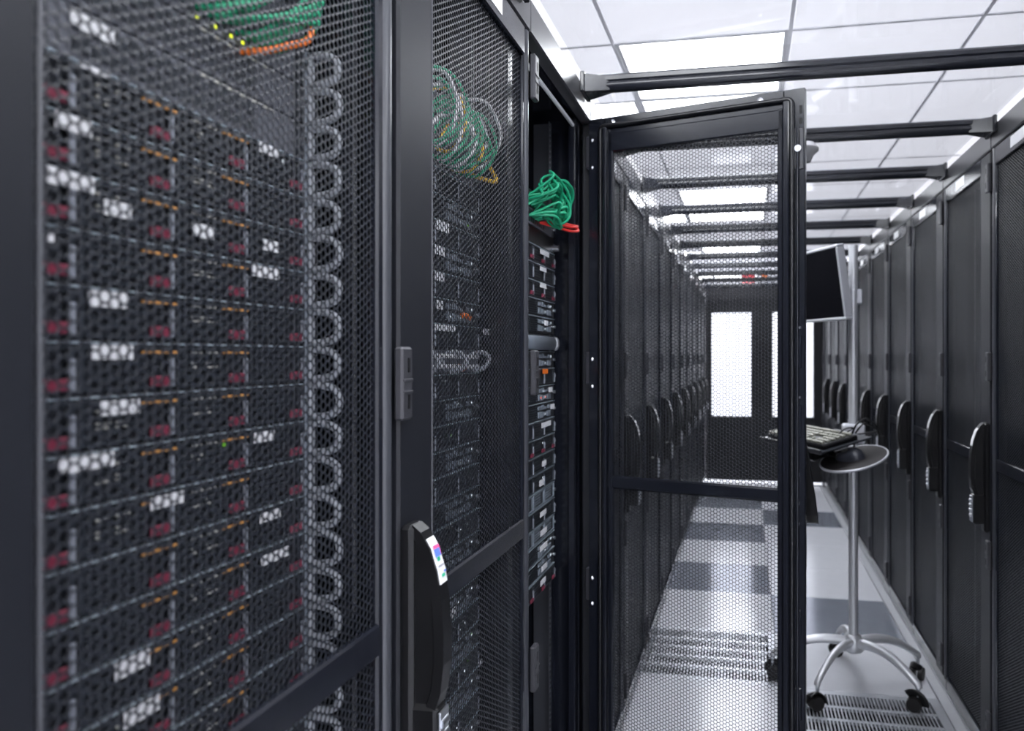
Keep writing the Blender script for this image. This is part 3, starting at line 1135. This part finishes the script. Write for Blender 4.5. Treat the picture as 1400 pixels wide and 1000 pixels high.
# horizontal cable manager with a loop at its end
t = thing('cable_manager', 'grey horizontal cable manager ending in a loop behind the second door', 'cable manager', (-XS, SY[1], Z0 - U))
b = MB().mat('switchgrey').box(-.006, 0, 0, SW, .001, .043, .001)
link('back_plate', b.mesh('back_plate'), t)
for yy in (.18, .30, .42):
    pts = []
    for q in range(20):
        a = 2 * math.pi * q / 20
        pts.append((.022 + .022 * math.cos(a), yy + (.03 if yy > .4 else .006) * math.copysign(abs(math.sin(a)) ** .7, math.sin(a)) * .4, .022 + .017 * math.sin(a)))
    link('cable_ring', MB().mat('ring').tube(pts, .0045, n=8, closed=True).mesh('cable_ring'), t)
for zz in (.012, .030):
    cable([(-XS + .016, SY[1] + .12, Z0 - U + zz), (-XS + .020, SY[1] + .25, Z0 - U + zz + .002), (-XS + .022, SY[1] + .38, Z0 - U + zz), (-XS + .014, SY[1] + .44, Z0 - U + zz)],
          'white', 'pale cable lying in the cable manager behind the second door', 'pale cables in the horizontal manager', .004)
network_switch(SY[1], 7, 'grey network switch with mixed patch cables behind the second door')
blank_panel(SY[1], 8, 'grey blanking panel behind the cable bundle of the second cabinet', 'blanking panels of the second cabinet')
blank_panel(SY[1], 9, 'grey blanking panel behind the cable bundle of the second cabinet', 'blanking panels of the second cabinet')
rnd = random.Random(11)
z7 = Z0 + 7 * U


def bundle(y0, spread, keys, label, group, n_, up=.16, reach=.05, rr=.003, yshift=0.0):
    for i in range(n_):
        key = keys[i % len(keys)]
        yp = y0 + spread * (i + .5) / n_
        zp = z7 + rnd.choice([.012, .03])
        o_ = reach * rnd.uniform(.6, 1.0)
        hgt = up * rnd.uniform(.45, 1.0)
        dy = rnd.uniform(.03, .12) + yshift
        cable([(x7, yp, zp), (x7 + o_ * .6, yp + .006, zp - .004), (x7 + o_, yp + dy * .5, zp + hgt * .25), (x7 + o_ * .95, yp + dy, zp + hgt * .65),
               (x7 + o_ * .6, yp + dy * .6, zp + hgt), (x7 + o_ * .3, yp + dy * .1 - .05, zp + hgt * .8), (x7 + .012, yp - .08, zp + hgt * .4)],
              key, label[key], group[key], rr)


y2 = SY[1] + .20
bundle(y2, .20, ['green', 'green', 'white', 'green', 'green', 'white', 'green', 'yellow'],
       {'green': 'green patch cable in the tangle behind the second door', 'white': 'white patch cable in the tangle behind the second door',
        'yellow': 'yellow patch cable in the tangle behind the second door'},
       {'green': 'green cables behind the second door', 'white': 'white cables behind the second door', 'yellow': 'yellow cables behind the second door'}, 22, .135, .05, .0032)
cable([(x7, SY[1] + .39, z7 + .02), (x7 + .03, SY[1] + .41, z7 + .01), (x7 + .05, SY[1] + .44, z7 + .012), (x7 + .03, SY[1] + .42, z7 + .05), (x7 + .012, SY[1] + .40, z7 + .06)],
      'yellow', 'yellow cable loop at the lower end of the tangle behind the second door', None, .0042)

# --- cabinet three (open)
kinds3 = {5: ('drives', (.36, .033, .085, .014)), 4: ('drives', (.345, .034, .06, .012)), 3: ('drives', (.345, .036, .06, .013)), 2: ('grill', None),
          1: ('mixed', (.375, .030, .03, .014)), -1: ('mixed', None), -2: ('drives', None), -3: ('mixed', (.42, .032, .035, .014)),
          -4: ('grill', (.44, .030, .04, .014)), -5: ('drives', (.375, .032, .09, .015)), -6: ('drives', None), -7: ('drives', (.355, .022, .04, .016)),
          -8: ('drives', (.33, .02, .04, .018)), -9: ('blank', None), -10: ('drives', (.345, .028, .06, .014)), -11: ('blank', (.35, .024, .06, .016)),
          -12: ('grill', (.35, .03, .07, .014)), -13: ('grill', (.355, .02, .05, .016)), -14: ('drives', (.345, .03, .05, .014))}
n = 0
for k in sorted(kinds3, reverse=True):
    kd, lb = kinds3[k]
    look = {'drives': 'with dark drive bays', 'grill': 'with a slotted grille front', 'mixed': 'with small front ports', 'blank': 'with pale grey drive blanks'}[kd]
    s = server(SY[2], k, 'rack server %s in the open cabinet, %s from the top' % (look, ORD[n]), kd, 'servers in the open cabinet', clutter=False,
               tabs=(k in (5, 3, -6, -13, -14)))
    n += 1
    if lb:
        sticker(s, lb[0], lb[1] - .001, lb[2], lb[3] * .9)
    if k == -2:
        o = sticker(s, .365, .036, .05, .012, key='orange')
        o['label'] = 'orange sticker'
    if k in (-3,):
        link('status_led', led_me['ledr'], s, (0, .33, .012))
        link('status_led', led_me['ledr'], s, (0, .375, .012))
    if random.random() < .6:
        link('status_led', led_me['ledw'], s, (0, random.uniform(.34, .44), .028))
# curved grey cable tray at unit zero
t = thing('cable_tray', 'grey curved cable tray with white end clip in the open cabinet', 'cable tray', (-XS, SY[2], Z0))
pr = []
for q in range(9):
    a = math.radians(-60 + 15 * q)
    pr.append((.004 + .014 * math.cos(a), .020 + .020 * math.sin(a)))
link('curved_cover', MB().mat('baygrey').sweep(pr, .02, SW - .045, th=.002, smooth=True).mesh('curved_cover'), t)
link('end_clip', MB().mat('silver').sweep(pr, SW - .045, SW - .014, th=.003, smooth=True).mesh('end_clip'), t)
link('back_plate', one('server', -.006, .004, .0, SW, .002, .042, .001).mesh('back_plate'), t)
t = blank_panel(SY[2], 6, 'black panel with a steel thumb screw above the servers of the open cabinet', None, 'plastic')
link('thumb_screw', MB().mat('chrome').cyl((.0, .45, .012), (.022, .45, .012), .009, n=12).mesh('thumb_screw'), t)
network_switch(SY[2], 7, 'grey network switch under the green coil in the open cabinet')
blank_panel(SY[2], 8, 'grey blanking panel behind the green coil in the open cabinet', 'blanking panels of the open cabinet', 'plastic')
rnd = random.Random(5)
for i in range(15):
    # a coil of green cable: loose loops hanging in front of the switch
    yc = SY[2] + .325 + rnd.uniform(-.03, .05)
    zc = z7 + .062 + rnd.uniform(-.012, .022)
    ry, rz = rnd.uniform(.05, .085), rnd.uniform(.030, .05)
    tilt = rnd.uniform(-.35, .15)
    x0 = -XS + .028 + rnd.uniform(0, .035)
    pts = [(-XS + .001, yc - .06, z7 + .02)]
    for q in range(0, 11):
        a = -2.2 + q * .52
        pts.append((x0 + .012 * math.sin(a * 2 + i), yc + ry * math.cos(a), zc + rz * math.sin(a) + tilt * ry * math.cos(a)))
    pts.append((-XS + .004, yc - .08, zc - .01))
    cable(pts, 'green', 'green patch cable coiled at the top of the open cabinet', 'green coil in the open cabinet', .0034)
for i, (dz, dyy) in enumerate(((.0, 0), (.009, -.012))):
    y0_ = SY[2] + .33
    cable([(-XS + .001, y0_, z7 + .018), (-XS + .03, y0_ + .03, z7 + .012 + dz), (-XS + .06, y0_ + .10 + dyy, z7 + .010 + dz), (-XS + .066, y0_ + .165 + dyy, z7 + .022 + dz),
           (-XS + .05, y0_ + .15, z7 + .034), (-XS + .03, y0_ + .09, z7 + .030), (-XS + .012, y0_ + .06, z7 + .02)], 'red',
          'red patch cable looping out below the green coil', 'red patch cables in the open cabinet', .0036)

# ------------------------------------------------------------------ roof of the aisle: bars and clear panels
BAR0, BARP = 1.985, .595
bar_y = [BAR0 + BARP * k for k in range(-2, 11)]
bm = MB().mat('paint')
XA, XB = -AL + .006, BR - .006
prof = []
zc = 2.062
bar = MB().mat('paint')
bar.box(XA, XB, -.018, .018, zc - .0, zc + .022, .006)
bar.mat('paint').tube([(XA, 0, zc - .006), (XB, 0, zc - .006)], .0175, n=12)
bar_me = bar.mesh('beam')
end = MB().mat('paint')
end.box(XA - .004, XA + .008, -.045, .045, zc - .03, zc + .024, .002)
end.add([(XA, -.04, zc - .028), (XA, .04, zc - .028), (XA + .07, .014, zc - .02), (XA + .07, -.014, zc - .02),
         (XA, -.04, zc + .02), (XA, .04, zc + .02), (XA + .07, .014, zc + .016), (XA + .07, -.014, zc + .016)],
        [(0, 1, 2, 3)[::-1], (4, 5, 6, 7), (0, 3, 7, 4)[::-1], (1, 5, 6, 2)[::-1], (2, 6, 7, 3)[::-1], (0, 4, 5, 1)[::-1]])
end_l = end.mesh('end_bracket')
end2 = MB().mat('paint')
end2.v, end2.f, end2.m, end2.s = [(XA + XB - p[0], -p[1], p[2]) for p in end.v], end.f, end.m, end.s
end_r = end2.mesh('end_bracket')
for i, y in enumerate(bar_y):
    lab = ('black roof bar across the aisle at the upper left corner' if i == 1 else
           'black roof bar across the aisle behind the camera' if i == 0 else
           'black roof bar just in front of the open cabinet door' if i == 2 else
           'black roof bar across the aisle, %s beyond the open cabinet door' % ORD[i - 3])
    t = thing('roof_bar', lab, 'roof bar', (0, y, 0), 0, 'roof bars of the aisle')
    link('beam', bar_me, t)
    link('end_bracket', end_l, t)
    link('end_bracket', end_r, t)
for i in range(len(bar_y) - 1):
    y0, y1 = bar_y[i], bar_y[i + 1]
    me = one('roof', XA, XB, y0 + .001, y1 - .001, zc + .0225, zc + .0285).mesh('roof_panel')
    o = link('roof_panel', me)
    tag(o, 'clear plastic roof panel over the aisle, %s' % ('behind the camera' if i == 0 else 'nearest in view' if i == 1 else
        'directly above the open door' if i == 2 else '%s beyond the open door' % ORD[i - 3]), 'roof panel', 'clear roof panels of the aisle')

# ------------------------------------------------------------------ end of the aisle: glazed double door
def leaf(n_, x0, x1, wx0, wx1):
    b = MB().mat('doorframe')
    z0, z1, wz0, wz1 = .032, 2.060, H - .644, H + .459
    y0, y1 = END_Y, END_Y + .05
    b.box(x0, wx0, y0, y1, z0, z1, .003)
    b.box(wx1, x1, y0, y1, z0, z1, .003)
    b.box(wx0, wx1, y0, y1, wz1, z1, .003)
    b.box(wx0, wx1, y0, y1, z0, wz0, .003)
    o = struct('door_%d' % n_, b.mesh('door_%d' % n_))
    g = MB().mat('roof').box(wx0, wx1, y0 + .02, y0 + .026, wz0, wz1)
    link('pane', g.mesh('pane'), o)
    s = MB().mat('gasket')
    for a in ((wx0, wx0 + .008, wz0, wz1), (wx1 - .008, wx1, wz0, wz1), (wx0, wx1, wz0, wz0 + .008), (wx0, wx1, wz1 - .008, wz1)):
        s.box(a[0], a[1], y0 + .004, y0 + .046, a[2], a[3])
    link('glazing_bead', s.mesh('glazing_bead'), o)
    h = MB().mat('zinc').tube([(wx1 + .045 if n_ == 1 else wx0 - .045, y0 - .045, H - .33), (wx1 + .045 if n_ == 1 else wx0 - .045, y0 - .045, H - .05)], .009)
    return o


leaf(1, -.432, .1545, -.373, .051)
leaf(2, .1545, .7607, .255, .678)
struct('trim_2', one('doorframe', .762, 1.2, 8.010, END_Y + .05, 0, 2.055, .002).mesh('trim_2'))
struct('trim_1', MB().mat('alu').box(-.43, .757, END_Y - .02, END_Y + .07, .0005, .010, .002).mesh('trim_1'))

# small red notices on the wall beyond the end doors
def hung_sign(x, z, hw, hh, key, label, ring=False):
    t = thing('notice_sign', label, 'sign', (x, END_Y + .22, z))
    b_ = MB().mat('whiteplastic' if ring else key).box(-hw, hw, 0, .010, -hh, hh, .002)
    link('plate', b_.mesh('plate'), t)
    if ring:
        f = MB().mat('signred').box(-hw + .004, hw - .004, -.002, 0, hh * .35, hh - .004).box(-hw + .004, hw - .004, -.002, 0, -hh + .004, -hh * .35)
        f.box(-hw + .004, -hw * .4, -.002, 0, -hh * .35, hh * .35).box(hw * .4, hw - .004, -.002, 0, -hh * .35, hh * .35)
        link('red_face', f.mesh('red_face'), t)
    for q in (-1, 1):
        link('hanger', MB().mat('zinc').cyl((q * hw * .7, .005, hh - .002), (q * hw * .7, .005, CZ - z + .004), .0025, n=6).mesh('hanger'), t)
    return t


hung_sign(.015, 2.165, .072, .055, 'signred', 'red and white notice hanging above the end doors', True)
hung_sign(.185, 2.178, .030, .030, 'orange', 'small orange square notice hanging above the end doors')
hung_sign(.365, 2.180, .042, .040, 'signred', 'small red square notice hanging right of the orange one')

# dome under a far roof bar, white detector nearer
def pt(u, v, ww):
    l = (u - PX) / F_PX * ww
    return Vector((l * CS - ww * SN, ww * CS + l * SN, H + (V0 - v) * ww / F_PX))


by = bar_y[9]
p = Vector((.30, by, zc - .024))
t = thing('dome_camera', 'grey dome camera hanging under a far roof bar', 'camera', p)
b = MB().mat('plastic').cyl((0, 0, .0), (0, 0, -.012), .055, n=20).cyl((0, 0, -.012), (0, 0, -.045), .04, .052, n=20)
link('mount', b.mesh('mount'), t)
link('dome', MB().mat('dome').lathe([(.05, -.045), (.049, -.06), (.042, -.078), (.028, -.092), (.012, -.099), (.001, -.1)], n=20).mesh('dome'), t)
cable([(p.x + .03, by - .015, zc - .03), (p.x + .15, by - .012, zc - .030), (p.x + .32, by - .012, zc - .027), (BR - .02, by - .012, zc - .026)], 'cable',
      'black cable running from the dome camera along the roof bar', None, .008)
by = bar_y[3]
p = Vector((.185, by + .0, zc - .024))
t = thing('smoke_detector', 'white bell shaped detector under the roof bar beside the open door', 'smoke detector', p)
link('base', MB().mat('whiteplastic').cyl((0, 0, 0), (0, 0, -.018), .032, .048, n=20).mesh('base'), t)
link('sensor_head', MB().mat('dome').lathe([(.046, -.018), (.046, -.026), (.030, -.040), (.020, -.062), (.001, -.064)], n=20).mesh('sensor_head'), t)

# ------------------------------------------------------------------ trolley with monitor, keyboard and mouse
PXY = Vector((.425, 3.235, 0))
cart = thing('monitor_trolley', 'silver monitor trolley on castors standing in the aisle beside the open door', 'trolley', PXY)
cast_pts = [Vector((.262, 2.985, 0)), Vector((.632, 3.035, 0)), Vector((.695, 3.345, 0)), Vector((.40, 3.53, 0)), Vector((.105, 3.235, 0))]
link('pole', MB().mat('alu').cyl((0, 0, .13), (0, 0, 1.79), .0185, n=20).mesh('pole'), cart)
hub = MB().mat('alu').lathe([(.001, .205), (.030, .204), (.034, .19), (.040, .165), (.045, .150), (.036, .138), (.001, .137)], n=20)
link('hub', hub.mesh('hub'), cart)
for i, cp in enumerate(cast_pts):
    dv = (cp - PXY)
    dv.z = 0
    L = dv.length
    e = dv.normalized()
    pts, rad = [], []
    for q in range(11):
        t_ = q / 10
        z = .175 - .075 * t_ ** 2.2 + .012 * math.sin(math.pi * t_)
        pts.append(e * (.025 + (L - .025) * t_) + Vector((0, 0, z)))
        rad.append(.021 - .006 * t_)
    pts.append(e * (L + .004) + Vector((0, 0, .088)))
    rad.append(.013)
    arm = link('foot_arm', MB().mat('alu').tube(pts, .018, n=12, radii=rad, flat=.8).mesh('foot_arm'), cart)
    # twin-wheel castor
    sw_dir = Matrix.Rotation([.5, -.4, 1.1, .2, 2.6][i], 3, 'Z') @ Vector((1, 0, 0))
    ax = Vector((-sw_dir.y, sw_dir.x, 0))
    c0 = e * L - sw_dir * .012
    cz = .028
    wv = MB().mat('rubber')
    for s_ in (-1, 1):
        a0 = c0 + ax * (s_ * .008) + Vector((0, 0, cz))
        a1 = c0 + ax * (s_ * .026) + Vector((0, 0, cz))
        wv.cyl(a0, a1, .028, .026, n=20)
    cst = link('castor', wv.mesh('castor'), cart)
    hd = MB().mat('plastic')
    arc = []
    for q in range(9):
        a = math.radians(-5 + 140 * q / 8)
        arc.append(c0 + sw_dir * (.031 * math.cos(a)) + Vector((0, 0, cz + .033 * math.sin(a))))
    hd.tube(arc, .006, n=8, flat=4.0)
    hd.mat('zinc').cyl(e * L + Vector((0, 0, .055)), e * L + Vector((0, 0, .092)), .007, n=10)
    link('castor_hood', hd.mesh('castor_hood'), cst)
# clamps on the pole
DK = Vector((-.42, .907, 0)).normalized()      # along the keyboard and the monitor
BK = Vector((DK.y, -DK.x, 0))                  # from the operator towards the pole
Rk = Matrix((DK, BK, (0, 0, 1))).transposed().to_4x4()
b = MB().mat('silver').box(-.042, .042, -.036, .036, .985, 1.062, .006)
b.mat('hinge').box(-.012, .004, -.0355, -.034, 1.018, 1.028)
cl = link('tray_clamp', b.mesh('tray_clamp'), cart)
link('clamp_knob', MB().mat('plastic').cyl((.036, 0, 1.02), (.056, 0, 1.02), .010, n=12).mesh('clamp_knob'), cart)
b = MB().mat('silver').box(-.024, .034, -.012, .022, 1.55, 1.61, .004)
link('monitor_clamp', b.mesh('monitor_clamp'), cart)

# keyboard tray (tilted), child of the trolley
KN = Vector((.264, 2.854, 1.003))              # near front corner of the tray
tilt = math.radians(14)
TR = Matrix.Translation(KN) @ Matrix((DK, BK, (0, 0, 1))).transposed().to_4x4() @ Matrix.Rotation(tilt, 4, 'X')
TRC = Matrix.Translation(-PXY) @ TR
b = MB().mat('server').box(-.02, .47, -.012, .20, -.016, -.008, .002, T=TRC)
b.mat('hinge').box(-.02, .47, -.018, -.010, -.018, .0, .002, T=TRC)
tray = link('keyboard_tray', b.mesh('keyboard_tray'), cart)
p_back = TRC @ Vector((.22, .19, -.014))
link('tray_arm', MB().mat('alu').tube([p_back, p_back.lerp(Vector((0, 0, 1.01)), .5), Vector((0, 0, 1.01))], .014, n=10).mesh('tray_arm'), cart)
b = MB().mat('plastic').box(.12, .24, .02, .12, -.075, -.017, .008, T=TRC)
link('tray_box', b.mesh('tray_box'), cart)
# mouse shelf: tilted disc
MC = pt(1167, 627, 2.80)
MT = Matrix.Translation(MC) @ Matrix.Rotation(math.radians(11), 4, Vector((0, 1, 0)).xyz) @ Matrix.Rotation(0, 4, 'Z')
MT = Matrix.Translation(MC) @ Matrix.Rotation(math.radians(-15), 4, 'Y') @ Matrix.Rotation(math.radians(11), 4, 'X')
MTC = Matrix.Translation(-PXY) @ MT
disc = MB().mat('pad').lathe([(.001, .004), (.117, .004), (.120, .003)], n=40)
disc.mat('silver').lathe([(.120, .003), (.124, .0035), (.126, .0), (.124, -.005), (.001, -.005)], n=40)
disc.v = [tuple(MTC @ Vector(p)) for p in disc.v]
sh = link('mouse_shelf', disc.mesh('mouse_shelf'), cart)
link('shelf_arm', MB().mat('alu').tube([MC - PXY + Vector((0, .02, -.012)), MC - PXY + Vector((.0, .12, -.02)), Vector((0, -.02, MC.z + .04)), Vector((0, 0, MC.z + .05))], .012, n=10)
     .mesh('shelf_arm'), cart)

# keyboard
kb = thing('keyboard', 'black keyboard with grey keys on the tilted tray of the trolley', 'keyboard')
kb.matrix_world = TR
link('case', MB().mat('plastic').box(.0, .445, .005, .155, -.0076, .010, .004).mesh('case'), kb)
key_cache = {}
rows = [(.018, [1] * 15 + [0] + [1] * 3 + [0] + [1] * 4), (.042, [1.5] + [1] * 12 + [1.5] + [0] + [1] * 3 + [0] + [1] * 4),
        (.064, [1.75] + [1] * 11 + [2.25] + [0] + [0, 0, 0] + [0] + [1] * 4), (.086, [2.25] + [1] * 10 + [2.75] + [0] + [0, 1, 0] + [0] + [1] * 4),
        (.108, [1.25] * 3 + [6.25] + [1.25] * 4 + [0] + [1, 1, 1] + [0] + [2, 1, 1]), (.132, [1.0] * 15 + [0] + [1] * 3 + [0] + [1] * 4)]
rows_y = [.022, .044, .066, .088, .110, .138]
layout = [[1.25] * 3 + [6.25] + [1.25] * 4, [2.25] + [1] * 10 + [2.75], [1.75] + [1] * 11 + [2.25], [1.5] + [1] * 12 + [1.5], [1] * 13 + [2], [1] * 13 + [2]]
KU = .0188
for r, (yy, ws) in enumerate(zip(rows_y, layout)):
    # operator sits at low local y, so rows run from high x (his left) to low x
    x = .440
    seq = list(ws) + [-.3] + ([1, 1, 1] if r in (0, 3, 4, 5) else [-1, 1, -1] if r == 1 else [-1, -1, -1]) + [-.3] + ([2, 1, 1] if r == 0 else [1, 1, 1, 1])
    for w_ in seq:
        ln = abs(w_) * KU
        if w_ > 0:
            q = round(w_, 2)
            if q not in key_cache:
                key_cache[q] = one('keycap', -ln / 2 + .0022, ln / 2 - .0022, -.0072, .0072, 0, .009, .002).mesh('key')
            link('key', key_cache[q], kb, (x - ln / 2, yy, .0095))
        x -= ln
# mouse
ms = thing('computer_mouse', 'black computer mouse lying on the round mouse shelf', 'mouse')
ms.matrix_world = MT @ Matrix.Translation((-.012, -.005, .004)) @ Matrix.Rotation(math.radians(150), 4, 'Z')
vs, fs = [], []
NU, NV = 18, 9
for j in range(NV):
    ph = math.pi / 2 * j / (NV - 1)
    for i in range(NU):
        a = 2 * math.pi * i / NU
        cx, sy_ = math.cos(a), math.sin(a)
        k_ = math.cos(ph) ** .6
        vs.append((.056 * cx * k_, .031 * sy_ * k_ * (1 - .12 * cx), .036 * math.sin(ph) * (1 - .18 * cx)))
for j in range(NV - 1):
    for i in range(NU):
        i2 = (i + 1) % NU
        fs.append((j * NU + i, j * NU + i2, j * NU + NU + i2, j * NU + NU + i))
link('shell', MB().mat('mouse').add(vs, fs, True).mesh('shell'), ms)
link('scroll_wheel', MB().mat('rubber').cyl((.035, -.003, .024), (.035, .003, .024), .008, n=14).mesh('scroll_wheel'), ms)
mp_ = ms.matrix_world @ Vector((.055, 0, .006))
k_end = TR @ Vector((.05, .15, .02))
cable([mp_, mp_ + Vector((-.03, .02, .02)), mp_.lerp(k_end, .5) + Vector((0, 0, .05)), k_end + Vector((.02, .02, .01)), Vector((PXY.x - .03, PXY.y - .03, 1.03))],
      'cable', 'black cable looping from the mouse up to the trolley pole', None, .003, name='mouse_cable')
kc = TR @ Vector((.02, .16, .0))
cable([kc, kc + Vector((-.01, -.02, -.04)), kc + Vector((0, -.02, -.11)), kc + Vector((.05, .06, -.10)), Vector((PXY.x - .03, PXY.y - .03, 1.0))], 'cable',
      'black cable hanging in a loop below the keyboard tray', None, .0035, name='keyboard_cable')
kc = TR @ Vector((.03, .155, .012))
for q in range(2):
    cable([kc + Vector((.01 * q, .01, 0)), kc + Vector((.015 + .02 * q, .0, .035)), kc + Vector((.06, .06, .05 - .02 * q)), kc + Vector((.10, .10, .0)), Vector((PXY.x - .02, PXY.y - .036, 1.0 + .02 * q))],
          'cable', 'black cable bunched between the keyboard and the trolley pole', 'cables bunched at the trolley pole', .0035, name='keyboard_cable')

# monitor
MN = Vector((.386, 3.072, 1.34 + (V0 - 437) * 2.95 / F_PX))   # near lower corner
mt = math.radians(6)
mon = thing('monitor', 'dark flat monitor with a silver frame mounted on the trolley pole', 'monitor')
mon.matrix_world = Matrix.Translation(MN) @ Matrix((DK, BK, (0, 0, 1))).transposed().to_4x4() @ Matrix.Rotation(mt, 4, 'X')
mon.matrix_world = Matrix.Translation(MN) @ Matrix((DK, BK, (0, 0, 1))).transposed().to_4x4() @ Matrix.Rotation(math.radians(8), 4, 'X')
MW, MH = .375, .295
b = MB().mat('silver')
b.box(0, MW, -.012, .022, 0, .012, .003).box(0, MW, -.012, .022, MH - .012, MH, .003)
b.box(0, .012, -.012, .022, .012, MH - .012, .003).box(MW - .012, MW, -.012, .022, .012, MH - .012, .003)
link('frame', b.mesh('frame'), mon)
link('screen', MB().mat('screen').box(.010, MW - .010, -.008, .012, .010, MH - .010, .001).mesh('screen'), mon)
link('back_shell', MB().mat('silver').box(.03, MW - .03, .012, .045, .03, MH - .03, .012).mesh('back_shell'), mon)
inv = mon.matrix_world.inverted()
pa = Vector((MW / 2, .04, MH / 2))
pb = inv @ Vector((PXY.x, PXY.y, 1.58))
link('bracket', MB().mat('hinge').cyl(pa, pb, .014, n=10).mesh('bracket'), mon)
